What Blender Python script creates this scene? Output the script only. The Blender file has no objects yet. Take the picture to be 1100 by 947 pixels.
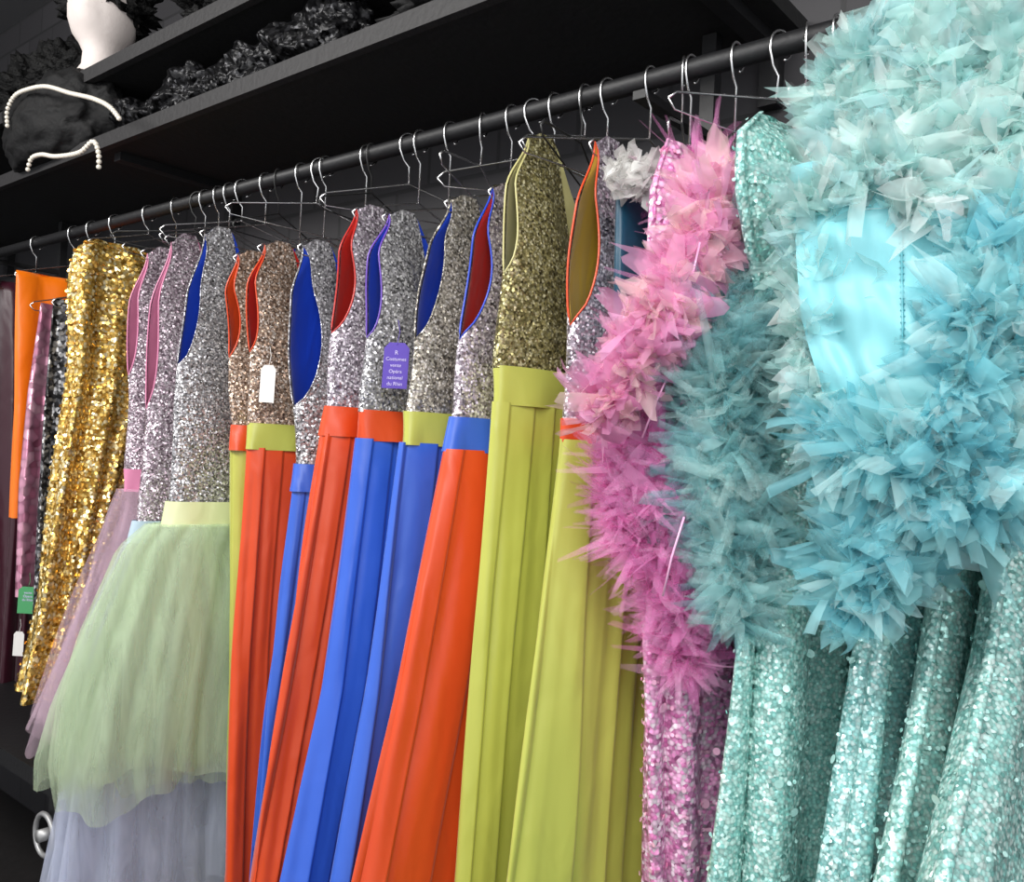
import bpy, math, random, bmesh
from mathutils import Vector, noise, Matrix
random.seed(7)
pi=math.pi
sc=bpy.context.scene
col=sc.collection
# ------------------------------------------------------------ camera
C=Vector((0,-1.21,1.5)); FPX=950.0
yaw=math.radians(50.4); rho=0.05; pit=0.0147
F0=Vector((-math.cos(yaw),math.sin(yaw),0)); r0=Vector((math.sin(yaw),math.cos(yaw),0)); Z=Vector((0,0,1))
F=F0*math.cos(pit)+Z*math.sin(pit); U0=-F0*math.sin(pit)+Z*math.cos(pit)
R=r0*math.cos(rho)+U0*math.sin(rho); U=-r0*math.sin(rho)+U0*math.cos(rho)
cd=bpy.data.cameras.new("camera"); cam=bpy.data.objects.new("camera",cd); col.objects.link(cam)
cd.sensor_fit='HORIZONTAL'; cd.sensor_width=36; cd.lens=FPX/1100*36; cd.clip_start=0.02
M=Matrix((R,U,-F)).transposed().to_4x4(); M.translation=C; cam.matrix_world=M
sc.camera=cam
try: sc.view_settings.view_transform='Standard'
except Exception: pass
def ray(px,py): return F+R*((px-550)/FPX)+U*((473.5-py)/FPX)
def onY(px,py,y):
    d=ray(px,py); return C+d*((y-C.y)/d.y)
def onX(px,py,x):
    d=ray(px,py); return C+d*((x-C.x)/d.x)
def onZ(px,py,z):
    d=ray(px,py); return C+d*((z-C.z)/d.z)
def depth(p): return (p-C).dot(F)
# ------------------------------------------------------------ materials
def newmat(n):
    m=bpy.data.materials.new(n); m.use_nodes=True
    nt=m.node_tree; b=nt.nodes["Principled BSDF"]; return m,nt,b
def c4(c): return (c[0],c[1],c[2],1)
def srgb(r,g,b):
    f=lambda v:(v/255/12.92) if v/255<=0.04045 else ((v/255+0.055)/1.055)**2.4
    return (f(r),f(g),f(b))
def plain(n,c,rough=.6,metal=0,bump=0,bs=40,var=.0,spec=.5):
    m,nt,b=newmat(n)
    b.inputs['Base Color'].default_value=c4(c); b.inputs['Roughness'].default_value=rough; b.inputs['Metallic'].default_value=metal
    b.inputs['Specular IOR Level'].default_value=spec
    tc=nt.nodes.new('ShaderNodeTexCoord'); no=nt.nodes.new('ShaderNodeTexNoise'); no.inputs['Scale'].default_value=bs; no.inputs['Detail'].default_value=4
    nt.links.new(tc.outputs['Object'],no.inputs['Vector'])
    if bump:
        bu=nt.nodes.new('ShaderNodeBump'); bu.inputs['Strength'].default_value=bump; bu.inputs['Distance'].default_value=.01
        nt.links.new(no.outputs['Fac'],bu.inputs['Height']); nt.links.new(bu.outputs['Normal'],b.inputs['Normal'])
    if var:
        mx=nt.nodes.new('ShaderNodeMix'); mx.data_type='RGBA'
        mx.inputs[6].default_value=c4([v*(1-var) for v in c]); mx.inputs[7].default_value=c4([min(1,v*(1+var)) for v in c])
        nt.links.new(no.outputs['Fac'],mx.inputs[0]); nt.links.new(mx.outputs[2],b.inputs['Base Color'])
    return m
def satin(n,c,rough=.34,bs=.35,sheen=.25):
    m,nt,b=newmat(n)
    b.inputs['Roughness'].default_value=rough; b.inputs['Base Color'].default_value=c4(c)
    b.inputs['Sheen Weight'].default_value=sheen; b.inputs['Sheen Roughness'].default_value=.35
    tc=nt.nodes.new('ShaderNodeTexCoord'); mp=nt.nodes.new('ShaderNodeMapping'); mp.inputs['Scale'].default_value=(14,14,7)
    no=nt.nodes.new('ShaderNodeTexNoise'); no.inputs['Scale'].default_value=1; no.inputs['Detail'].default_value=1.8; no.inputs['Distortion'].default_value=.5
    nt.links.new(tc.outputs['Object'],mp.inputs['Vector']); nt.links.new(mp.outputs['Vector'],no.inputs['Vector'])
    bu=nt.nodes.new('ShaderNodeBump'); bu.inputs['Strength'].default_value=bs; bu.inputs['Distance'].default_value=.02
    nt.links.new(no.outputs['Fac'],bu.inputs['Height'])
    nt.links.new(bu.outputs['Normal'],b.inputs['Normal'])
    return m
def sequin(n,cols,scale=190,tilt=1.0,metal=.5,rough=.28,pos=None,edge=.6):
    m,nt,b=newmat(n)
    b.inputs['Metallic'].default_value=metal; b.inputs['Roughness'].default_value=rough
    tc=nt.nodes.new('ShaderNodeTexCoord'); vo=nt.nodes.new('ShaderNodeTexVoronoi'); vo.inputs['Scale'].default_value=scale
    nt.links.new(tc.outputs['Object'],vo.inputs['Vector'])
    sp=nt.nodes.new('ShaderNodeSeparateColor'); nt.links.new(vo.outputs['Color'],sp.inputs[0])
    cr=nt.nodes.new('ShaderNodeValToRGB'); el=cr.color_ramp; el.interpolation='LINEAR'
    k=len(cols)
    while len(el.elements)<k: el.elements.new(.5)
    for i,cc in enumerate(cols):
        el.elements[i].position=(pos[i] if pos else i/(k-1)); el.elements[i].color=c4(cc)
    nt.links.new(sp.outputs[0],cr.inputs[0])
    dr=nt.nodes.new('ShaderNodeMapRange'); dr.inputs[1].default_value=.3; dr.inputs[2].default_value=.8; dr.inputs[3].default_value=1; dr.inputs[4].default_value=edge
    nt.links.new(vo.outputs['Distance'],dr.inputs[0])
    mu=nt.nodes.new('ShaderNodeVectorMath'); mu.operation='SCALE'
    nt.links.new(cr.outputs[0],mu.inputs[0]); nt.links.new(dr.outputs[0],mu.inputs['Scale'])
    nt.links.new(mu.outputs[0],b.inputs['Base Color'])
    su=nt.nodes.new('ShaderNodeVectorMath'); su.operation='SUBTRACT'; su.inputs[1].default_value=(.5,.5,.5)
    nt.links.new(vo.outputs['Color'],su.inputs[0])
    s2=nt.nodes.new('ShaderNodeVectorMath'); s2.operation='SCALE'; s2.inputs['Scale'].default_value=tilt; nt.links.new(su.outputs[0],s2.inputs[0])
    ge=nt.nodes.new('ShaderNodeNewGeometry'); ad=nt.nodes.new('ShaderNodeVectorMath'); ad.operation='ADD'
    nt.links.new(ge.outputs['Normal'],ad.inputs[0]); nt.links.new(s2.outputs[0],ad.inputs[1])
    nm=nt.nodes.new('ShaderNodeVectorMath'); nm.operation='NORMALIZE'; nt.links.new(ad.outputs[0],nm.inputs[0])
    nt.links.new(nm.outputs[0],b.inputs['Normal'])
    return m
def tulle(n,c,lo=.25,hi=.75,streak=True,trans=.4,attr=False,rough=.5,ss=(60,60,5),spec=.5):
    m,nt,b=newmat(n)
    out=nt.nodes['Material Output']
    b.inputs['Roughness'].default_value=rough; b.inputs['Base Color'].default_value=c4(c); b.inputs['Specular IOR Level'].default_value=spec
    tl=nt.nodes.new('ShaderNodeBsdfTranslucent'); tl.inputs[0].default_value=c4(c)
    m1=nt.nodes.new('ShaderNodeMixShader'); m1.inputs[0].default_value=trans
    nt.links.new(b.outputs[0],m1.inputs[1]); nt.links.new(tl.outputs[0],m1.inputs[2])
    tr=nt.nodes.new('ShaderNodeBsdfTransparent'); m2=nt.nodes.new('ShaderNodeMixShader')
    nt.links.new(tr.outputs[0],m2.inputs[1]); nt.links.new(m1.outputs[0],m2.inputs[2])
    if attr:
        at=nt.nodes.new('ShaderNodeAttribute'); at.attribute_name='Col'
        nt.links.new(at.outputs['Color'],b.inputs['Base Color']); nt.links.new(at.outputs['Color'],tl.inputs[0])
        nt.links.new(at.outputs['Alpha'],m2.inputs[0])
    elif streak:
        tc=nt.nodes.new('ShaderNodeTexCoord'); mp=nt.nodes.new('ShaderNodeMapping'); mp.inputs['Scale'].default_value=ss
        no=nt.nodes.new('ShaderNodeTexNoise'); no.inputs['Scale'].default_value=1; no.inputs['Detail'].default_value=2.5; no.inputs['Distortion'].default_value=.8
        nt.links.new(tc.outputs['Object'],mp.inputs[0]); nt.links.new(mp.outputs[0],no.inputs['Vector'])
        mr=nt.nodes.new('ShaderNodeMapRange'); mr.inputs[1].default_value=.3; mr.inputs[2].default_value=.7; mr.inputs[3].default_value=lo; mr.inputs[4].default_value=hi
        nt.links.new(no.outputs['Fac'],mr.inputs[0]); nt.links.new(mr.outputs[0],m2.inputs[0])
    nt.links.new(m2.outputs[0],out.inputs[0])
    return m
ORANGE=srgb(212,72,26); CHART=srgb(180,184,84); BLUE=srgb(52,96,198); PURP=srgb(110,76,180); RED=srgb(190,34,26)
M_or=satin("orange_satin",ORANGE); M_ch=satin("chartreuse_satin",CHART); M_bl=satin("blue_satin",BLUE)
M_red=satin("red_lining",RED); M_pu=satin("purple_binding",PURP); M_dbl=satin("royal_blue_lining",srgb(28,66,190))
M_pk=satin("pink_satin",srgb(218,135,170)); M_tan=satin("olive_lining",srgb(190,184,125)); M_gold_l=satin("golden_lining",srgb(200,170,60))
M_pbl=satin("pale_blue_satin",srgb(180,200,215)); M_cream=satin("pale_green_satin",srgb(214,222,172))
G=lambda v:(v,v,v)
SC=290
M_silver=sequin("silver_sequins",[G(.18),(.38,.37,.39),(.56,.55,.58),(1,1,1)],scale=SC)
M_silverp=sequin("lilac_silver_sequins",[(.20,.17,.20),(.40,.34,.40),(.58,.51,.58),(1,.96,1)],scale=SC)
M_bronze=sequin("bronze_sequins",[(.18,.11,.08),(.36,.24,.17),(.55,.39,.29),(.98,.88,.8)],scale=SC)
M_taupe=sequin("taupe_sequins",[(.16,.14,.12),(.34,.31,.25),(.50,.46,.38),(.95,.92,.85)],scale=SC)
M_mauve=sequin("mauve_sequins",[(.24,.17,.21),(.42,.32,.38),(.60,.50,.56),(1,.93,.97)],scale=SC)
M_olive=sequin("olive_gold_sequins",[(.12,.10,.04),(.28,.24,.09),(.40,.36,.15),(.85,.8,.5)],scale=280)
M_gold=sequin("gold_sequins",[(.50,.26,.04),(.75,.46,.09),(.9,.62,.18),(1,.92,.6)],scale=130,tilt=1.0,rough=.25,metal=.6)
M_black=sequin("black_sequins",[(.003,.003,.004),(.006,.006,.007),(.012,.012,.013),(.05,.05,.055)],scale=120,rough=.35)
M_chain=sequin("gunmetal_sequins",[(.02,.02,.02),(.05,.05,.055),(.12,.12,.13),(.5,.5,.5)],scale=110)
M_pkseq=sequin("pink_sequins",[(.66,.18,.44),(.86,.34,.64),(.94,.50,.75),(1,.84,.93)],scale=180,metal=.1)
M_pkmet=sequin("pink_metallic_fabric",[(.5,.18,.28),(.6,.26,.38),(.7,.34,.46),(.8,.44,.55)],scale=40,metal=.5,tilt=.5)
M_aqseq=sequin("aqua_sequins",[(.18,.48,.47),(.30,.62,.60),(.42,.72,.70),(.80,1,.97)],scale=240,metal=.25,rough=.3,tilt=.7)
M_aqseq2=sequin("seafoam_sequins",[(.20,.50,.46),(.32,.64,.59),(.46,.75,.69),(.80,1,.95)],scale=240,metal=.25,rough=.3,tilt=.7)
M_disc=plain("pale_paillette",srgb(196,240,234),.2,.3)
M_discp=plain("pink_paillette",srgb(255,195,224),.22,.25)
M_discg=plain("gold_paillette",srgb(255,215,120),.2,.8)
M_gt=tulle("green_tulle",srgb(222,240,208),.2,.45,ss=(28,28,4),trans=.35,spec=.05); M_lt=tulle("lavender_tulle",srgb(218,224,242),.2,.45,ss=(28,28,4),trans=.35,spec=.05); M_pt=tulle("pink_tulle",srgb(240,212,228),.12,.3,ss=(28,28,4),spec=.05)
M_ruf=tulle("organza_ruffle",(.4,.8,.8),trans=.4,attr=True,rough=.4,spec=.35)
M_fea=tulle("feather_trim",(.8,.3,.6),trans=.35,attr=True,rough=.7,spec=.15)
M_chrome=plain("chrome_wire",G(.7),.25,1); M_dull=plain("dull_pale_metal",G(.4),.45,.6)
M_blkwire=plain("black_wire",G(.02),.35)
M_blk=plain("black_painted_metal",srgb(18,18,20),.5,0,.1,60)
M_shelf=plain("black_shelf_board",srgb(12,12,13),.7,0,.15,50,.3)
M_edge=plain("worn_dark_edge",srgb(36,35,36),.6,0,.2,70,.3)
M_clothk=plain("black_cloth",srgb(12,12,13),.7,0,.4,60,spec=.3)
M_fur=plain("black_curly_hair",srgb(5,5,5),.6,0,1,90,spec=.2)
M_white=plain("white_foam",srgb(215,205,200),.7,0,.1,80)
M_pearl=plain("pearl",srgb(225,218,205),.25)
M_tag=plain("purple_card",srgb(84,60,165),.6); M_wtag=plain("white_card",srgb(225,222,218),.6); M_gtag=plain("green_card",srgb(70,150,95),.6)
M_ink=plain("pale_ink",srgb(205,195,235),.7)
M_aqsat=satin("aqua_fabric",srgb(128,196,204),.5,.8,sheen=.1); M_teal=satin("dark_teal_satin",srgb(16,66,88))
M_orfab=satin("bright_orange_satin",srgb(245,120,10)); M_maroon=satin("maroon_satin",srgb(55,16,30)); M_seafab=satin("sea_green_satin",srgb(95,172,182))
M_clear=plain("clear_plastic",srgb(235,175,212),.12)
# ------------------------------------------------------------ helpers
def top(name,loc,label,cat,group=None,mesh=None):
    o=bpy.data.objects.new(name,mesh); col.objects.link(o); o.location=loc
    if mesh is None: o.empty_display_size=.05
    o["label"]=label; o["category"]=cat
    if group: o["group"]=group
    return o
def mesh_of(name,vs,fs,mats,off=Vector((0,0,0)),smooth=True,mi=None,cols=None):
    me=bpy.data.meshes.new(name); me.from_pydata([tuple(Vector(v)-off) for v in vs],[],fs)
    for m in (mats if isinstance(mats,list) else [mats]): me.materials.append(m)
    if smooth: me.polygons.foreach_set('use_smooth',[True]*len(me.polygons))
    if mi: me.polygons.foreach_set('material_index',mi)
    if cols:
        at=me.color_attributes.new('Col','FLOAT_COLOR','POINT')
        at.data.foreach_set('color',[x for c in cols for x in c])
    me.update(); return me
def part(name,parent,vs,fs,mats,root=None,label=None,**k):
    off=Vector(root if root is not None else parent.location)
    o=bpy.data.objects.new(name,mesh_of(name,vs,fs,mats,off,**k)); col.objects.link(o); o.parent=parent
    if label: o["label"]=label
    return o
def tube(pts,r,n=8,closed=False):
    pts=[Vector(p) for p in pts]; m=len(pts); vs=[];fs=[]
    nrm=None
    for i,p in enumerate(pts):
        a=pts[(i-1)%m] if (closed or i>0) else p; b=pts[(i+1)%m] if (closed or i<m-1) else p
        t=(b-a); t=t.normalized() if t.length>1e-9 else Vector((0,0,1))
        if nrm is None:
            nrm=t.orthogonal().normalized()
        nrm=(nrm-t*nrm.dot(t)); nrm=nrm.normalized() if nrm.length>1e-6 else t.orthogonal().normalized()
        bi=t.cross(nrm)
        rr=r[i] if isinstance(r,(list,tuple)) else r
        for j in range(n):
            an=2*pi*j/n; vs.append(p+nrm*math.cos(an)*rr+bi*math.sin(an)*rr)
    for i in range(m if closed else m-1):
        for j in range(n):
            a=i*n+j;b=i*n+(j+1)%n;c=((i+1)%m)*n+(j+1)%n;d=((i+1)%m)*n+j
            fs.append((a,b,c,d))
    if not closed:
        fs.append(tuple(range(n-1,-1,-1))); fs.append(tuple((m-1)*n+j for j in range(n)))
    return vs,fs
def box(x0,x1,y0,y1,z0,z1):
    vs=[(x,y,z) for x in (x0,x1) for y in (y0,y1) for z in (z0,z1)]
    fs=[(0,1,3,2),(4,6,7,5),(0,4,5,1),(2,3,7,6),(0,2,6,4),(1,5,7,3)]
    return vs,fs
def join(*ps):
    V=[];Fc=[]
    for vs,fs in ps:
        o=len(V); V+=list(vs); Fc+=[tuple(i+o for i in f) for f in fs]
    return V,Fc
def interp(tab,z):
    if z>=tab[0][0]: return tab[0][1]
    for (z0,a),(z1,b) in zip(tab,tab[1:]):
        if z>=z1:
            t=(z0-z)/(z0-z1) if z0!=z1 else 0
            return a+(b-a)*t
    (z0,a),(z1,b)=tab[-2],tab[-1]
    return b+(b-a)*((z1-z)/(z0-z1) if z0!=z1 else 0)
def ring_grid(rows,n):
    vs=[v for r_ in rows for v in r_]; fs=[]
    for i in range(len(rows)-1):
        for j in range(n):
            fs.append((i*n+j,(i+1)*n+j,(i+1)*n+(j+1)%n,i*n+(j+1)%n))
    return vs,fs
def skirt_geo(X0,neartab,fartab,zt,zb,bt,bb,npl=14,amp=.010,kind='pleat',seed=0,n=168,nz=34,ampt=.1,hemw=0,xs=0,wav=.014,round_top=0,puff=0):
    rows=[]
    for i in range(nz+1):
        f=i/nz; z=zt+(zb-zt)*f
        ny=interp(neartab,z); fy=interp(fartab,z); yc=(ny+fy)/2; a=(fy-ny)/2
        b=bt+(bb-bt)*(f**.8)
        if puff:
            b+=puff*math.sin(pi*min(1,f*.9))**.7
        if round_top and f<round_top:
            kk=math.sqrt(max(.02,1-(1-f/round_top)**2)); b*=kk
        row=[]
        for j in range(n):
            th=2*pi*j/n
            if kind=='pleat': th=th+.22*math.sin(2*th)
            cx,sy=math.sin(th),-math.cos(th)
            nv=Vector((cx/max(b,.01),sy/max(a,.01),0)).normalized()
            w=noise.noise(Vector((cx*1.3+seed,sy*1.3,z*.7+seed*3)))
            if kind=='pleat':
                ph=npl*(sy*.5+.5)*(1 if cx>0 else -1)+w*.8+seed*.37
                s=ph%1
                if cx<0: s=1-s
                v=(s/.88) if s<.88 else .5+.5*math.cos(pi*(s-.88)/.12)
                k=math.floor(ph); v*=.4+1.1*abs(noise.noise(Vector((k*1.7,seed,3.3))))
            else:
                ph=npl*th/(2*pi)+w*.5+seed*.37
                v=.5+.5*math.sin(2*pi*ph); v=v**.8
            am=amp*(ampt+(1-ampt)*min(1,f*1.6))
            off=am*(v-.5)*2+ wav*f*noise.noise(Vector((cx*2+seed*2,sy*3,z*1.1)))
            if kind=='pleat': off+=.006*min(1,f*5)*noise.noise(Vector((sy*9+seed,cx*3,z*2.4)))
            zz=z
            if hemw and f>.6: zz+=hemw*(f-.6)/.4*(noise.noise(Vector((cx*2,sy*2+seed,7)))+.35*noise.noise(Vector((cx*7,sy*7+seed,7))))
            row.append(Vector((X0+xs*f+b*cx+nv.x*off, yc+a*sy+nv.y*off, zz)))
        rows.append(row)
    return ring_grid(rows,n)
def smooth(t): t=max(0,min(1,t)); return t*t*(3-2*t)
def bodice_geo(X0,zw,zs,aw,asx,bw,bm,under=.42,neckf=.45,neckb=.75,seed=0,cut=.035,ins=0.0):
    """two panels joined at the sides below the underarm and at the shoulders; lens shaped armholes between"""
    H=zs-zw; nw,nq=44,30; V=[];Fc=[]; edges={}
    for side in (1,-1):
        neck=neckf if side>0 else neckb; ct=cut if side>0 else .004
        o=len(V); grid=[]
        for i in range(nq+1):
            q0=i/nq; row=[]
            a=(aw+(asx-aw)*q0)*(1-.2*smooth((q0-.75)/.25))
            a+=.004*math.sin(q0*9+seed*2)
            t=max(0,(q0-under)/(1-under)); lens=math.sin(pi*min(1,t**.8))**.8 if t>0 else 0
            ye=a-ct*lens
            if q0<.5: b=bw+(bm-bw)*(q0/.5)
            else: b=bm+(.004-bm)*smooth((q0-.5)/.5)
            for j in range(nw+1):
                w=-math.cos(pi*j/nw)
                y=ye*w; yy=abs(y)/a
                T=1-.04*smooth((yy-.8)/.2) if yy>.6 else 1-(1-neck)*smooth((.6-yy)/.6)**.8
                x=b*math.sqrt(max(0,1-yy*yy))
                x=max(0,x-ins)+(.010*noise.noise(Vector((y*10,q0*3,seed+side))))*max(0,1-yy*yy)**.3*(1-q0*.6)
                row.append(Vector((X0+side*x,y*(1-ins*3),zw+H*q0*T-ins*.5)))
            grid.append(row); V+=row
        for i in range(nq):
            for j in range(nw):
                q=(o+i*(nw+1)+j,o+i*(nw+1)+j+1,o+(i+1)*(nw+1)+j+1,o+(i+1)*(nw+1)+j)
                Fc.append(q if side>0 else tuple(reversed(q)))
        i0=int(under*nq)
        edges[side]=[[grid[i][jj] for i in range(i0,nq+1)] for jj in (0,nw)]
    loops=[edges[1][s]+list(reversed(edges[-1][s]))[1:-1] for s in (0,1)]
    return V,Fc,loops
def make_tag(parent,root,p,w,h,mat,lines=None,label=None,name="tag"):
    nrm=Vector((.62,-.78,0)).normalized(); rt=Vector((.78,.62,0)).normalized(); up=Vector((.03,0,1)).normalized()
    def P(u,v,d): return p+rt*u+up*v+nrm*d
    vs=[];
    for d in (0,.0015):
        vs+=[P(-w/2,-h,d),P(w/2,-h,d),P(w/2,-h*.12,d),P(w*.3,0,d),P(-w*.3,0,d),P(-w/2,-h*.12,d)]
    fs=[tuple(range(5,-1,-1)),tuple(range(6,12))]+[(i,(i+1)%6,6+(i+1)%6,6+i) for i in range(6)]
    s,sf=tube([P(0,-.004,.002),P(.003,h*.25,.0),P(-.002,h*.5,-.004)],.0006,5)
    V,Fc=join((vs,fs),(s,sf))
    t=part(name,parent,V,Fc,mat,root=root,label=label,smooth=False)
    if lines:
        for i,(tx,sz) in enumerate(lines):
            cu=bpy.data.curves.new("lettering",'FONT'); cu.body=tx; cu.size=sz; cu.align_x='CENTER'; cu.extrude=.0001
            to=bpy.data.objects.new("lettering_tmp",cu); col.objects.link(to)
            dg=bpy.context.evaluated_depsgraph_get(); me=bpy.data.meshes.new_from_object(to.evaluated_get(dg))
            bpy.data.objects.remove(to); 
            base=P(0,-h*.26-i*h*.135,.0022)
            mt=Matrix((rt,up,nrm)).transposed().to_4x4(); mt.translation=base-Vector(root)
            me.transform(mt); me.materials.clear(); me.materials.append(M_ink)
            lo=bpy.data.objects.new("lettering",me); col.objects.link(lo); lo.parent=t
    return t
# ------------------------------------------------------------ hangers
RZ=2.11
HG="hangers on the rail"
def hanger(x,zs,hw=.165,rot=0,tilt=0,mat=None,lab="bent chrome wire clothes hanger hooked over the black rail"):
    zc=max(min(zs+.045,RZ-.055),zs+.01)
    pts=[]
    rr=.021
    for k in range(0,15):
        an=math.radians(-70+k*(250/14)); pts.append(Vector((0,math.cos(an)*rr,math.sin(an)*rr)))
    pts+=[Vector((0,-rr,-.012)),Vector((0,-.012,-.034)),Vector((0,0,-.046)),Vector((0,0,zc-RZ))]
    v1=tube(pts,.0019,7)
    d=zs-RZ
    arm=[Vector((0,-hw,d-.012)),Vector((0,-hw+.012,d)),Vector((0,0,zc-RZ)),Vector((0,hw-.012,d)),Vector((0,hw,d-.012))]
    bar=[Vector((0,-hw,d-.012)),Vector((0,-hw+.012,d-.024)),Vector((0,hw-.012,d-.024)),Vector((0,hw,d-.012))]
    v2=tube(arm,.0019,6); v3=tube(bar,.0015,6)
    me=mesh_of("hanger",*join(v1,v2,v3),mat or M_chrome)
    o=top("hanger",(x,0,RZ),lab,"hanger",HG,me); o.rotation_euler=(math.radians(tilt),0,math.radians(rot)); return o
# ------------------------------------------------------------ dress
ZB=.28
GRP="sequin bodice gowns on the rail"
def bindings(e,loops,mat,r=.0017):
    for l in loops: part("armhole_binding",e,*tube(l,r,6,closed=True),mat,label="satin armhole binding")
def dress(label,shoulder,waist,hem,seq,lin,trim,band,skirtm,ys=-.15,bw=.040,bm=.034,under=.42,neckf=.45,bandh=.05,npl=8,amp=.010,seed=0,
          bb=.048,far=.25,zb=ZB,tagf=None,group=GRP,skirt=True,asx=.19,cut=.03,rot=0):
    p=onY(shoulder[0],shoulder[1],ys); X0=p.x; zs=p.z
    w=onX(waist[0],waist[1],X0); zw=w.z; aw=min(max(-w.y,.13),.25)
    root=Vector((X0,0,zs))
    e=top("dress",root,label,"dress",group)
    vs,fs,loops=bodice_geo(X0,zw,zs,aw,asx,bw,bm,under,neckf,seed=seed,cut=cut)
    part("bodice",e,vs,fs,seq)
    v2,f2,_=bodice_geo(X0,zw+.004,zs,aw,asx,bw,bm,under,neckf,seed=seed,cut=cut,ins=.003)
    part("lining",e,v2,f2,lin,label="coloured satin lining")
    bindings(e,loops,trim)
    if skirt:
        nt=[(zw,-aw-.003)]
        for h in hem:
            q=onX(h[0],h[1],X0); nt.append((q.z,q.y))
        ft=[(zw,aw+.003),(zw-.3,min(far,aw+.03)),(0,far)]
        sv,sf=skirt_geo(X0,[(zw+.01,-aw-.003),(zw-bandh,-aw-.005)],[(zw+.01,aw+.003),(zw-bandh,aw+.005)],zw+.004,zw-bandh,bw+.004,bw+.005,npl=4,amp=.0015,kind='round',seed=seed,n=96,nz=6)
        part("waistband",e,sv,sf,band)
        sv,sf=skirt_geo(X0,nt,ft,zw-bandh+.004,zb,bw+.003,bb,npl=npl,amp=amp,seed=seed,n=460,nz=40,ampt=.35,wav=.03)
        part("skirt",e,sv,sf,skirtm)
    if tagf: tagf(e,root,X0)
    hanger(X0,zs-.012)
    return e,X0,zw,zs,aw
e6,X6,zw6,zs6,aw6=dress("mauve sequin bodice with pink armhole binding above a pink tulle skirt",(158,262),(135,505),[],M_mauve,M_pk,M_pk,M_pk,M_pk,skirt=False,seed=1,under=.45,cut=.02)
def addtulle(e,X0,zw,aw,hempts,far,zb,bb,mat,band,bandh=.05,layers=2,seed=0,bw=.055,xs=0,n=300,amp=.010,puff=0):
    root=e.location
    sv,sf=skirt_geo(X0,[(zw+.01,-aw-.004),(zw-bandh,-aw-.007)],[(zw+.01,aw+.004),(zw-bandh,aw+.007)],zw+.004,zw-bandh,bw-.01,bw-.008,npl=3,amp=.001,kind='round',seed=seed,n=72,nz=5)
    part("waistband",e,sv,sf,band)
    V=[];Fc=[]
    for l in range(layers):
        nt=[(zw,-aw)]
        for h in hempts:
            q=onX(h[0],h[1],X0); nt.append((q.z,q.y+.02*l))
        ft=[(zw,aw),(zw-.25,far-.01*l),(0,far)]
        sv,sf=skirt_geo(X0,nt,ft,zw-bandh+.006,zb+.022*l*(1 if l%2 else -.3),bw*.95,bb-.02*l,npl=13+8*l,amp=amp*(1-.1*l),kind='round',seed=seed+l*3.3,n=n,nz=26,hemw=.06,xs=xs,ampt=.3,wav=.08,puff=puff)
        V,Fc=join((V,Fc),(sv,sf))
    part("tulle_skirt",e,V,Fc,mat,label="sheer gathered layered tulle")
q=onX(40,790,X6); addtulle(e6,X6,zw6,aw6,[(112,560),(76,660),(36,780)],.24,q.z,.15,M_pt,M_pk,seed=2,layers=3)
e7,X7,zw7,zs7,aw7=dress("silver sequin bodice with blue lining over short pale green tulle",(222,240),(180,540),[],M_silver,M_dbl,M_silver,M_cream,M_gt,skirt=False,seed=2,under=.5)
q=onX(120,848,X7); addtulle(e7,X7,zw7,aw7,[(128,590),(95,680),(74,760),(66,820),(70,845)],.22,q.z,.15,M_gt,M_cream,seed=5,xs=-.06,layers=4,bw=.06,puff=.02)
XL=X7-.15
pL=onX(170,560,XL)
eL=top("dress",(XL,0,1.9),"mauve sequin dress with grey lavender tulle skirt and pale blue waistband","dress",GRP)
vs,fs,lp=bodice_geo(XL,pL.z,1.98,.19,.19,.045,.036,seed=4,cut=.02); part("bodice",eL,vs,fs,M_mauve)
vs,fs,_=bodice_geo(XL,pL.z,1.98,.19,.19,.045,.036,seed=4,ins=.003,cut=.02); part("lining",eL,vs,fs,M_pk)
bindings(eL,lp,M_pk)
addtulle(eL,XL,pL.z,.2,[(85,700),(70,800),(50,945)],.22,.45,.15,M_lt,M_pbl,seed=9,layers=4); hanger(XL,1.97)
dress("rose gold sequin bodice with orange lining over chartreuse satin skirt",(258,266),(250,458),[(245,940)],M_bronze,M_or,M_or,M_or,M_ch,seed=3,bb=.04,bw=.036,bm=.03,cut=.02)
def tag9(e,root,X0):
    p=onX(289,392,X0+.056); make_tag(e,root,Vector((p.x,p.y,p.z)),.03,.075,M_wtag,label="blank white paper tag")
dress("bronze sequin bodice over orange satin skirt with chartreuse waistband",(284,255),(268,456),[(250,700),(240,940)],M_bronze,M_red,M_or,M_ch,M_or,seed=4,tagf=tag9,cut=.018)
dress("silver sequin bodice with royal blue lining over blue satin skirt",(327,254),(318,500),[(285,760),(268,940)],M_silver,M_dbl,M_silver,M_bl,M_bl,seed=5,under=.28,cut=.055,bm=.042)
dress("silver sequin bodice with red lining over an orange satin skirt",(386,216),(351,438),[(300,760),(270,940)],M_silverp,M_red,M_red,M_or,M_or,seed=6,under=.38,cut=.026)
def tag12(e,root,X0):
    p=onX(427,368,X0+.075); make_tag(e,root,Vector((p.x,p.y,p.z)),.043,.078,M_tag,[("R",.010),("Costumes",.0085),("vente",.0085),("Opéra",.0085),("national",.0085),("du Rhin",.0085)],label="purple card tag with small pale lettering")
dress("silver sequin bodice with purple binding above a bright blue satin skirt",(418,221),(388,442),[(345,740),(303,940)],M_silver,M_dbl,M_pu,M_or,M_bl,seed=7,tagf=tag12,under=.38,cut=.022)
dress("taupe sequin bodice with blue lining and chartreuse waistband over blue skirt",(485,205),(436,444),[(395,740),(358,940)],M_taupe,M_dbl,M_taupe,M_ch,M_bl,seed=8,under=.35,cut=.03)
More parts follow.
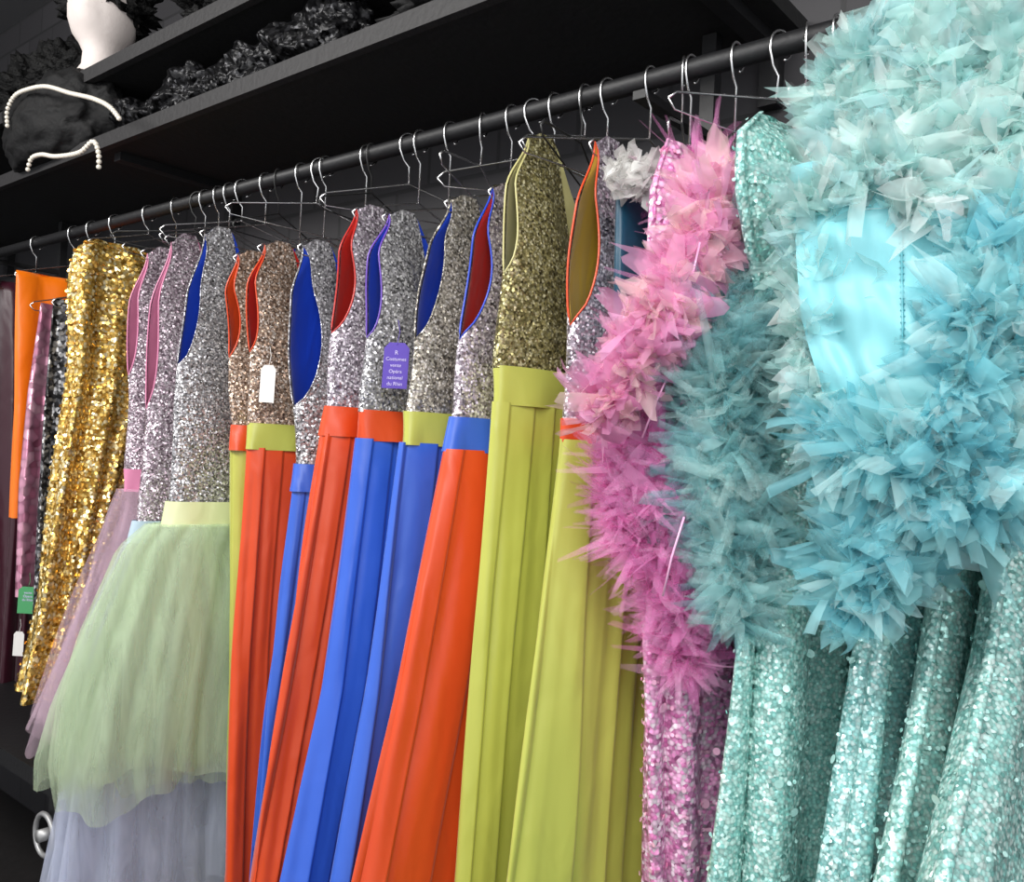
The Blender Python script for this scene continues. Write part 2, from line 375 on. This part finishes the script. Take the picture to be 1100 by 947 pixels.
dress("lilac silver sequin bodice with red lining over orange satin skirt",(532,192),(486,450),[(425,760),(384,940)],M_silverp,M_red,M_dbl,M_bl,M_or,seed=9,under=.36,cut=.032)
dress("olive gold sequin bodice on a long chartreuse satin skirt",(568,137),(533,395),[(508,680),(487,940)],M_olive,M_tan,M_tan,M_ch,M_ch,seed=10,under=.42,bandh=.055,cut=.016)
dress("silver sequin bodice with golden lining over a chartreuse pleated satin skirt",(640,140),(607,452),[(582,640),(545,945)],M_silverp,M_gold_l,M_or,M_or,M_ch,seed=11,bm=.042,under=.36,npl=7,bb=.06,bandh=.03,cut=.036,far=.27)
# ------------------------------------------------------------ generic gown columns
def gown(label,X0,near,far,zb,bt,bb,mat,n=7,amp=.02,seed=0,cat="dress",name="gown",cap=True,discs=0,dm=None,disc_r=(.0015,.0032),pn="sequined_body",ztop=None,fartab=None,group="sequin gowns on the rail",hang=True,kind='round',xs=0,hz=None,wav=.02,rt=.06,tilt=.6,big=.05):
    nt=[]
    for h in near:
        q=onX(h[0],h[1],X0); nt.append((q.z,q.y))
    zt=ztop or nt[0][0]
    e=top(name,(X0,0,zt),label,cat,group)
    ft=fartab or [(zt,far*.8),(zt-.3,far),(0,far)]
    NN=260
    vs,fs=skirt_geo(X0,nt,ft,zt,zb,bt,bb,npl=n,amp=amp,kind=kind,seed=seed,n=NN,nz=44,ampt=.3,xs=xs,wav=wav,round_top=rt)
    if cap: fs.append(tuple(range(NN)))
    mats=[mat]; mi=[0]*len(fs)
    if discs:
        rng=random.Random(seed+3); mats.append(dm)
        base=list(fs[:NN*44]); V=list(vs)
        for _ in range(discs):
            f=base[rng.randrange(len(base))]
            a,b_,c=V[f[0]],V[f[1]],V[f[2]]
            nn=(b_-a).cross(c-a)
            if nn.length<1e-10: continue
            nn.normalize(); p=(a+c)/2
            if (p-Vector((X0+xs*.5,p.y,p.z))).dot(nn)<0: nn=-nn
            p=p+nn*.003; t=(nn+Vector((rng.uniform(-tilt,tilt),rng.uniform(-tilt,tilt),rng.uniform(-tilt,tilt)))).normalized()
            u=t.orthogonal().normalized(); w=t.cross(u); rr=rng.uniform(*disc_r)*(1 if rng.random()>big else 2.2)
            o=len(vs)
            for k in range(10):
                an=k*pi/5; vs.append(p+u*math.cos(an)*rr+w*math.sin(an)*rr)
            fs.append(tuple(o+k for k in range(10))); mi.append(1)
    part(pn,e,vs,fs,mats,mi=mi)
    if hang: hanger(X0,hz or min(zt,RZ-.07))
    return e,nt
GE="garments at the rail end"
gown("plum maroon satin garment hanging on the rail",-3.05,[(-6,300),(-10,780)],.2,onX(0,790,-3.05).z,.01,.05,M_maroon,name="garment",pn="cloth",group=GE,seed=1)
gown("bright orange satin garment hanging on the rail",-2.78,[(18,290),(14,420),(8,556)],.2,onX(10,556,-2.78).z,.012,.04,M_orfab,name="garment",pn="cloth",group=GE,seed=2,amp=.012)
eG,_=gown("rose pink metallic garment with a green tag",-2.66,[(44,325),(32,420),(24,520),(20,640)],.2,onX(20,640,-2.66).z,.01,.03,M_pkmet,name="garment",pn="cloth",group=GE,seed=3,amp=.01)
p=onX(31,630,-2.60); make_tag(eG,eG.location,p,.055,.075,M_gtag,[("vente",.010),("Opéra",.010),("du Rhin",.010)],label="green card tag")
p=onX(21,678,-2.68); make_tag(eG,eG.location,p,.03,.07,M_wtag,label="white card tag")
gown("black gunmetal sequined garment",-2.52,[(58,320),(50,430),(42,560)],.2,onX(60,700,-2.52).z,.01,.04,M_chain,name="garment",pn="cloth",group=GE,seed=4)
gown("shiny gold sequin gown",-2.33,[(98,256),(80,264),(72,280),(68,310),(70,400),(60,500),(52,640),(34,740)],.2,onX(45,745,-2.33).z,.04,.06,M_gold,seed=5,n=5,amp=.022,discs=5200,dm=M_discg,disc_r=(.003,.005),fartab=[(2.02,-.08),(2.0,.0),(1.96,.07),(1.88,.09),(1.6,.04),(1.2,-.08),(0,-.2)],wav=.09,rt=.12,tilt=.4,big=0)
gown("dark plum garment behind the others",-2.95,[(14,560),(2,780)],.2,onX(10,780,-2.95).z,.02,.05,M_maroon,name="garment",pn="cloth",group=GE,seed=6,hang=False,ztop=1.9)
# ------------------------------------------------------------ ruffles
def petals(strokes,N,L,W,cols,seed=0,grav=.5,curl=.5,nl=4,nw=2,spread=.7,jit=.08,shape=.35,a0=.8,a1=.2,frill=.2):
    rng=random.Random(seed); vs=[];fs=[];cs=[]
    segs=[]
    for st in strokes:
        for a,b in zip(st,st[1:]):
            pa=onY(a[0],a[1],a[3]); pb=onY(b[0],b[1],b[3])
            ra=a[2]*depth(pa)/FPX; rb=b[2]*depth(pb)/FPX
            wt=((pb-pa).length+.01)*(ra+rb); segs.append((pa,pb,ra,rb,wt))
    tot=sum(s[4] for s in segs)
    for _ in range(N):
        x=rng.random()*tot
        for s in segs:
            x-=s[4]
            if x<=0: break
        t=rng.random(); c=s[0].lerp(s[1],t); rr=s[2]+(s[3]-s[2])*t
        d=Vector((rng.gauss(0,1),rng.gauss(0,1),rng.gauss(0,1))).normalized()
        p=c+d*rr*(rng.random()**.45)*(.85+.4*noise.noise(c*22+d*2))
        flow=Vector((noise.noise(p*14),noise.noise(p*14+Vector((9,0,0))),noise.noise(p*14+Vector((0,9,0)))))*1.5
        g=(d*spread+flow+Vector((rng.gauss(0,.45),rng.gauss(0,.45),rng.gauss(0,.45)-grav))).normalized()
        sd=g.cross(Vector((rng.gauss(0,1),rng.gauss(0,1),rng.gauss(0,1)))).normalized(); up=g.cross(sd)
        l=L*rng.uniform(.4,1.35); w=W*rng.uniform(.4,1.4); cu=rng.uniform(-curl,curl*1.8)
        colr=rng.choice(cols); kx=rng.uniform(1-jit,1+jit); colr=[min(1,v*kx) for v in colr]
        o=len(vs); tw=rng.uniform(-.9,.9); cup=rng.uniform(-.6,.6); fr=rng.uniform(0,6); hk=rng.uniform(-1,1)*curl
        for i in range(nl+1):
            u=i/nl; ww=w*math.sin(pi*(.06+.88*u))**shape
            al=a0+(a1-a0)*u**1.3
            for j in range(nw+1):
                v=(j/nw-.5)
                rd=-.3*l*(2*v)**2*u if nw>1 else 0
                q=p+g*(l*(u-.25*cu*u*u*abs(cu))+rd)+sd*(ww*v+hk*l*.4*u*u)+up*(cu*l*u*u+ (1-(abs(v)*2)**2)*ww*cup+tw*ww*v*u+frill*w*u*math.sin(fr+u*4+v*9))
                vs.append(q); cs.append((colr[0],colr[1],colr[2],al))
        for i in range(nl):
            for j in range(nw):
                a=o+i*(nw+1)+j; fs.append((a,a+1,a+nw+2,a+nw+1))
    return vs,fs,cs
eT,_=gown("dark teal satin top with a white fabric rosette",-.675,[(662,198),(658,300),(662,420)],.15,1.65,.025,.04,M_teal,n=5,amp=.006,seed=8,name="garment",pn="cloth",group="garments between the gowns")
qf=onX(678,188,-.65)
vs,fs,cs=petals([[(666,192,13,qf.y),(680,184,14,qf.y),(692,194,12,qf.y)]],420,.02,.026,[srgb(240,240,238),srgb(225,223,220)],seed=3,grav=.3,a0=.75,a1=.5,curl=.9)
part("rosette",eT,vs,fs,M_ruf,cols=cs,label="soft white fabric flower")
# pink gown
eP,_=gown("hot pink sequin gown with feathery orchid and peach organza ruffles",-.60,[(718,148),(704,200),(700,330),(695,460),(700,600),(704,760),(706,945)],.17,.3,.02,.06,M_pkseq,n=8,amp=.014,seed=9,discs=3500,dm=M_discp,disc_r=(.0015,.0036),fartab=[(2.0,.05),(1.85,.1),(1.2,.12),(0,.12)])
mg=[srgb(246,158,216),srgb(250,176,224),srgb(242,140,206),srgb(252,190,230),srgb(246,166,220)]
st=[[(750,170,16,-.12),(760,230,24,-.15),(756,310,34,-.17),(726,380,42,-.2),(706,470,48,-.2),(712,540,50,-.2),(724,610,42,-.18),(730,665,30,-.16),(734,715,14,-.16)],[(674,490,28,-.22),(678,580,22,-.22)]]
vs,fs,cs=petals(st,15000,.026,.013,mg,seed=4,grav=.35,curl=1.7,nl=5,nw=1,shape=.45,spread=.3,a0=.8,a1=.15,jit=.04)
part("feather_ruffle",eP,vs,fs,M_fea,cols=cs,label="wispy orchid pink feather trim")
sal=[srgb(250,186,220),srgb(252,200,218),srgb(248,172,216),srgb(252,216,218),srgb(250,190,230)]
vs,fs,cs=petals([[(772,190,15,-.2),(758,250,22,-.24),(726,320,27,-.27),(682,390,27,-.29),(642,440,22,-.3)]],2400,.028,.03,sal,seed=5,grav=.4,curl=1.2,a0=.7,a1=.4,spread=.35,nw=3)
part("organza_ruffle",eP,vs,fs,M_ruf,cols=cs,label="pale peach pink organza trim")
for (a,b) in (((722,395),(690,470)),((735,555),(712,640)),((752,260),(740,330))):
    pa=onY(a[0],a[1],-.28); pb=onY(b[0],b[1],-.28); V,Fc=tube([pa,pa.lerp(pb,.5)+Vector((0,-.004,0)),pb],.0014,6)
    part("clear_strap",eP,V,Fc,M_clear,label="clear plastic strap")
# aqua gowns
DR=dict(discs=3600,dm=M_disc,disc_r=(.0013,.0028),big=.06)
e19,_=gown("pale aqua sequin gown with grey blue tulle ruffle",-.45,[(820,120),(800,135),(798,200),(812,270),(826,340),(826,480),(806,700),(790,945)],.2,.3,.03,.065,M_aqseq2,n=8,amp=.02,seed=12,wav=.05,**DR)
e20,_=gown("aqua sequin gown with frothy organza ruffles and zipped back",-.33,[(960,470),(950,560),(938,680),(905,945)],.2,.3,.02,.05,M_aqseq,n=8,amp=.02,seed=13,hz=1.98,wav=.05,**DR)
e22,_=gown("aqua sequin gown draping in soft vertical folds",-.26,[(1035,450),(1018,560),(1000,680),(955,945)],.2,.3,.02,.05,M_aqseq2,n=7,amp=.02,seed=17,hz=1.98,wav=.05,**DR)
e21,_=gown("seafoam sequin gown with pale mint organza ruffle",-.195,[(1100,450),(1080,560),(1062,700),(1010,945)],.2,.3,.02,.05,M_aqseq2,n=7,amp=.02,seed=14,hz=1.98,wav=.05,**DR)
gb=[srgb(170,226,228),srgb(194,236,236),srgb(152,212,218),srgb(210,242,240)]
vs,fs,cs=petals([[(802,265,16,-.16),(788,340,34,-.2),(774,410,36,-.22),(778,500,38,-.22),(792,590,30,-.2),(796,660,14,-.2)]],7000,.028,.018,gb,seed=6,grav=.4,curl=1.6,nw=2,nl=4,spread=.35,a0=.75,a1=.2,jit=.05)
part("tulle_ruffle",e19,vs,fs,M_ruf,cols=cs,label="pale grey aqua tulle trim")
aq=[srgb(156,226,236),srgb(182,238,243),srgb(136,215,228),srgb(208,245,247),srgb(166,226,230)]
mt=[srgb(206,241,237),srgb(224,247,243),srgb(190,232,230),srgb(242,252,249),srgb(198,237,239)]
st=[[(935,500,26,-.26),(952,525,38,-.26),(966,565,48,-.27),(932,615,34,-.26),(912,658,12,-.25)],[(952,520,38,-.26),(1010,505,48,-.28),(1058,440,52,-.28),(1074,340,46,-.28),(1066,250,40,-.27)],[(1000,540,36,-.29),(1070,520,38,-.29),(1110,500,36,-.28)],
 [(890,455,12,-.29),(922,490,20,-.31),(980,498,24,-.32),(1030,430,18,-.32),(1042,320,14,-.32)]]
vs,fs,cs=petals(st,9000,.028,.030,aq,seed=7,grav=.4,curl=1.3,nw=3,spread=.35,a0=.75,a1=.35,frill=.28)
part("organza_ruffle",e20,vs,fs,M_ruf,cols=cs,label="bright aqua organza trim")
st=[[(882,215,16,-.18),(905,130,30,-.18),(935,80,44,-.2),(985,50,54,-.2),(1024,110,50,-.22),(1052,190,42,-.24)],[(915,140,30,-.2),(960,135,34,-.22),(1005,145,40,-.23)],[(882,430,10,-.28),(878,330,13,-.29),(880,240,15,-.29),(905,190,18,-.3),(962,178,18,-.3),(1022,212,18,-.3)]]
vs,fs,cs=petals(st,5900,.028,.030,mt,seed=8,grav=.3,curl=1.3,nw=3,spread=.35,a0=.75,a1=.35,frill=.28)
part("collar_ruffle",e20,vs,fs,M_ruf,cols=cs,label="pale mint organza trim")
st=[[(1075,30,45,-.2),(1090,130,52,-.22),(1105,230,54,-.24),(1112,330,54,-.24),(1112,430,46,-.26),(1108,490,36,-.28)]]
vs,fs,cs=petals(st,3600,.030,.032,mt,seed=9,grav=.3,curl=1.3,nw=3,spread=.35,a0=.75,a1=.35,frill=.28)
part("organza_ruffle",e21,vs,fs,M_ruf,cols=cs)
cc=onY(958,336,-.26)
nr=Vector((.35,-.94,0)).normalized(); tr_=Vector((.94,.35,0))
def pan(u,v):
    wdt=.090*(1-.3*smooth((-v+.1)/1.1)+.05*v)
    y=(1-u*u)*.03+(1-v*v)*.025
    wr=.012*noise.noise(Vector((u*2.2+v*1.5,v*3.2,2)))+.006*noise.noise(Vector((u*5+v*2,v*3,5)))+.003*math.sin(u*11+v*3)*(1-abs(v)*.3)
    return cc+tr_*(wdt*u+.012*v*-1)+Z*(.158*v)+nr*(y+wr)
nu,nv=60,60; vs=[];fs=[]
for i in range(nv+1):
    for j in range(nu+1): vs.append(pan(-1+2*j/nu,-1+2*i/nv))
for i in range(nv):
    for j in range(nu):
        a=i*(nu+1)+j; fs.append((a,a+1,a+nu+2,a+nu+1))
part("satin_back",e20,vs,fs,M_aqsat,label="smooth pale aqua fabric back panel")
zp=[pan(.06+.05*v,v)+nr*.0008 for v in [-.9+1.75*i/90 for i in range(91)]]
V,Fc=tube(zp,.0012,6)
for q in zp[::2]:
    V,Fc=join((V,Fc),tube([q-tr_*.0022,q+tr_*.0022],.0008,4))
part("zipper",e20,V,Fc,M_seafab,label="aqua zip running down the fabric")
# spare hangers crowded on the rail
def hx(px,py): return onY(px,py,0).x
for (px,rot,tl,mk) in [(190,20,4,0),(214,-25,-5,1),(236,15,3,0),(262,-12,0,0),(300,25,5,1),(345,-20,-4,0),(400,18,4,1),(440,-15,3,0),(520,22,-4,0),(575,-24,5,0),(628,18,-5,1),(655,-10,0,0),(735,24,4,0),(840,-22,-4,0),(868,16,3,0)]:
    hanger(hx(px,266-.266*px),1.985,.19,rot,tl,M_blkwire if mk else None,"empty black wire hanger on the rail" if mk else "empty chrome wire hanger on the rail")
# ------------------------------------------------------------ structure
def struct(name,b,mat):
    vs,fs=b; o=bpy.data.objects.new(name,mesh_of(name,vs,fs,mat,smooth=False)); col.objects.link(o); o["kind"]="structure"; return o
m,nt,b=newmat("charcoal_painted_block")
tc=nt.nodes.new('ShaderNodeTexCoord'); sx=nt.nodes.new('ShaderNodeSeparateXYZ'); cx=nt.nodes.new('ShaderNodeCombineXYZ')
nt.links.new(tc.outputs['Object'],sx.inputs[0]); nt.links.new(sx.outputs[0],cx.inputs[0]); nt.links.new(sx.outputs[2],cx.inputs[1])
br=nt.nodes.new('ShaderNodeTexBrick'); br.inputs['Scale'].default_value=2.2; nt.links.new(cx.outputs[0],br.inputs['Vector'])
br.inputs['Color1'].default_value=c4(srgb(46,45,48)); br.inputs['Color2'].default_value=c4(srgb(40,39,42)); br.inputs['Mortar'].default_value=c4(srgb(28,28,30)); br.inputs['Mortar Size'].default_value=.012
nt.links.new(br.outputs[0],b.inputs['Base Color']); b.inputs['Roughness'].default_value=.65
bu=nt.nodes.new('ShaderNodeBump'); bu.inputs['Strength'].default_value=.4; nt.links.new(br.outputs['Fac'],bu.inputs['Height']); bu.invert=True; nt.links.new(bu.outputs[0],b.inputs['Normal'])
M_wall=m
M_floor=plain("dark_floor",srgb(38,36,36),.5,0,.2,20,.3); M_ceil=plain("dark_ceiling",srgb(90,90,92),.8)
WY=.335
struct("wall_back",box(-7,2,WY,WY+.1,0,3.3),M_wall)
struct("wall_left",box(-7.1,-7,-3.5,WY,0,3.3),M_wall)
struct("floor",box(-7,2,-3.5,WY,-.1,0),M_floor)
struct("ceiling",box(-7,2,-3.5,WY,3.3,3.4),M_ceil)
er=top("clothes_rail",(-1.5,0,RZ),"long black metal clothes rail carrying the hangers","rail")
part("tube",er,*tube([(-6.2,0,RZ),(.6,0,RZ)],.016,16),M_blk)
for x in (-.66,-3.4):
    px=onY(755,100,.2).x if x>-1 else x
    V,Fc=join(box(px-.014,px+.014,.215,.24,1.3,2.275),box(px-.012,px+.012,-.01,.22,RZ-.03,RZ-.016),box(px-.02,px+.02,.24,WY,2.0,2.04))
    part("support_post",er,V,Fc,M_blk,smooth=False)
XE=-.63
def shelf(z0,yf,xe,lab):
    e=top("shelf",(-3,.1,z0),lab,"shelf","wall shelves above the rail")
    part("board",e,*box(-6.5,xe,yf+.02,WY,z0,z0+.03),M_shelf,smooth=False)
    part("front_lip",e,*box(-6.5,xe,yf,yf+.02,z0-.004,z0+.034),M_edge,smooth=False)
    for x in (xe-.06,xe-1.8,xe-3.5):
        V,Fc=join(box(x-.018,x+.018,WY-.03,WY,z0-.12,z0),box(x-.018,x+.018,yf+.05,WY,z0-.022,z0))
        part("bracket",e,V,Fc,M_blk,smooth=False)
    return e
sh1=shelf(2.28,-.10,XE,"long black board shelf with worn front edge above the rail")
sh2=shelf(2.49,-.10,-.9,"upper black shelf holding wigs and a foam head")
# ------------------------------------------------------------ shelf contents
def blob_geo(c,r,seed,amp=.25,fr=3,sub=5,flat=True,ridge=.6):
    bm=bmesh.new(); bmesh.ops.create_icosphere(bm,subdivisions=sub,radius=1)
    vs=[]
    for v in bm.verts:
        n_=v.co.normalized(); d=1+amp*noise.noise(n_*fr+Vector((seed,seed*2,0)))+amp*.4*noise.noise(n_*fr*3+Vector((seed,0,9)))-amp*ridge*abs(noise.noise(n_*fr*2+Vector((0,seed,3))))
        q=Vector((n_.x*r[0]*d,n_.y*r[1]*d,n_.z*r[2]*d))
        if flat and q.z<-r[2]*.7: q.z=-r[2]*.7
        vs.append(c+q)
    fs=[tuple(v.index for v in f.verts) for f in bm.faces]; bm.free(); return vs,fs
def onshelf(px,py,z,r,seed,mat,name,lab,cat,group=None,**k):
    p=onZ(px,py,z); c=Vector((p.x,max(p.y,-.09+r[1]),z+r[2]*.7))
    e=top(name,c,lab,cat,group,mesh_of(name,*blob_geo(c,r,seed,**k),mat,off=c)); return e,c
for i,(px,py,r) in enumerate([(345,85,(.16,.12,.10)),(270,110,(.17,.12,.09)),(215,135,(.17,.12,.085)),(165,155,(.18,.12,.08))]):
    onshelf(px,py,2.312,r,i*3.1,M_black,"folded_garment","crumpled black sequined cloth lying on the shelf","clothing","black garments on the shelf",amp=.4,fr=1.5)
for i,(px,py,r) in enumerate([(430,0,(.15,.11,.06)),(190,15,(.12,.1,.08)),(8,95,(.2,.11,.12)),(-34,110,(.2,.11,.13))]):
    z=2.522 if i else 2.312
    onshelf(px,py,z,r,i*2.3+20,M_fur if i else M_clothk,"wig" if i else "folded_garment","curly black wig on the upper shelf" if i else "dark folded cloth on the shelf","wig" if i else "clothing","wigs on the upper shelf" if i else "black garments on the shelf",amp=.45,fr=4)
p=onZ(52,76,2.522); base=Vector((p.x,-.01,2.522))
eh=top("mannequin_head",base,"white foam display head with black curly wig","mannequin head")
prof=[(0,.075),(.012,.078),(.03,.065),(.06,.05),(.10,.048),(.125,.06),(.15,.078),(.19,.09),(.23,.092),(.27,.08),(.30,.05),(.315,.0)]
rows=[]
for z,r_ in prof:
    row=[]
    for j in range(32):
        a=2*pi*j/32; x,y=math.cos(a),math.sin(a)
        face=Vector((.5,-.86)).dot(Vector((x,y)))
        rr=r_*(1+.12*abs(face))
        if .15<z<.25 and face>.96: rr+=.02*(1-abs(z-.19)/.06)
        row.append(base+Vector((x*rr,y*rr,z)))
    rows.append(row)
vs,fs=ring_grid(rows,32); part("foam_form",eh,vs,[tuple(reversed(f)) for f in fs],M_white)
part("wig",eh,*blob_geo(base+Vector((-.02,.03,.27)),(.13,.12,.12),5,amp=.5,fr=5,flat=False),M_fur)
pc=onY(68,140,-.05); rz_=(pc.z-2.313)/.75
cb=Vector((pc.x,-.05,pc.z))
eb=top("drawstring_bag",cb,"black cloth bag wrapped with white pearl strings on the shelf edge","bag")
part("bag_body",eb,*blob_geo(cb,(.31,.13,max(rz_,.1)*1.25),3,amp=.16,fr=2.5),M_clothk)
def pearls(pts,y,nm):
    P0=[onY(a,b_,y) for a,b_ in pts]; P=[]
    for i in range(len(P0)-1):
        p0=P0[max(0,i-1)];p1=P0[i];p2=P0[i+1];p3=P0[min(len(P0)-1,i+2)]
        for k in range(6):
            t=k/6; P.append(.5*((2*p1)+(p2-p0)*t+(2*p0-5*p1+4*p2-p3)*t*t+(3*p1-p0-3*p2+p3)*t**3))
    P.append(P0[-1])
    L=sum((P[i+1]-P[i]).length for i in range(len(P)-1)); n_=int(L/.0135)
    V=[];Fc=[]
    bm=bmesh.new(); bmesh.ops.create_icosphere(bm,subdivisions=2,radius=.0066); sv=[v.co.copy() for v in bm.verts]; sf=[tuple(v.index for v in f.verts) for f in bm.faces]; bm.free()
    for k in range(n_):
        d=L*k/n_; i=0
        while i<len(P)-2 and d>(P[i+1]-P[i]).length: d-=(P[i+1]-P[i]).length; i+=1
        q=P[i].lerp(P[i+1],d/max(1e-6,(P[i+1]-P[i]).length))
        o=len(V); V+=[q+s for s in sv]; Fc+=[tuple(o+j for j in f) for f in sf]
    part(nm,eb,V,Fc,M_pearl,label="string of white pearls")
pearls([(8,135),(8,118),(16,103),(30,96),(50,93),(75,100),(100,106),(118,115),(130,130)],-.19,"pearl_string")
pearls([(30,182),(34,170),(45,166),(60,168),(85,164),(100,152),(106,165),(106,185)],-.19,"pearl_string")
# trolley
pt=onY(20,830,-.2)
et=top("trolley",(pt.x,-.1,0),"low black flat trolley on caster wheels beneath the rail","trolley")
q1=onY(20,815,-.3)
part("platform",et,*box(q1.x-1.6,q1.x+.25,-.3,.25,q1.z-.04,q1.z),M_blk,smooth=False)
q2=onY(45,897,-.32)
part("frame",et,*join(box(q2.x-.02,q2.x+.02,-.3,-.26,.05,q1.z-.04),box(q1.x-1.5,q1.x-1.46,-.3,-.26,.05,q1.z-.04),box(q1.x-1.5,q2.x+.02,-.3,-.26,.05,.09)),M_blk,smooth=False)
ring=[Vector((q2.x+.045*math.cos(2*pi*i/28),-.315,q2.z+.045*math.sin(2*pi*i/28))) for i in range(28)]
part("wheel",et,*join(tube(ring,.006,8,closed=True),tube([Vector((q2.x,-.33,q2.z)),Vector((q2.x,-.29,q2.z))],.014,12)),M_dull,label="dull pale ringed wheel")
# ------------------------------------------------------------ lights
def area(n,loc,rot_to,sx,sy,e,c=(1,1,1)):
    l=bpy.data.lights.new(n,'AREA'); l.shape='RECTANGLE'; l.size=sx; l.size_y=sy; l.energy=e; l.color=c
    o=bpy.data.objects.new(n,l); col.objects.link(o); o.location=loc
    o.rotation_euler=(Vector(rot_to)-Vector(loc)).to_track_quat('-Z','Y').to_euler()
area("ceiling_light",(-.3,-2.0,3.15),(-.9,0,1.4),1.8,.7,70,(1,.98,.95))
area("ceiling_light",(-2.6,-2.2,3.15),(-2.2,0,1.4),2.0,.7,82,(1,.98,.95))
area("ceiling_light",(1.2,-2.2,2.6),(-.8,0,1.2),1.2,1.2,28,(1,1,1))
w=bpy.data.worlds.new("world"); sc.world=w; w.use_nodes=True
bg=w.node_tree.nodes['Background']; bg.inputs[0].default_value=(.95,.96,1,1); bg.inputs[1].default_value=.98
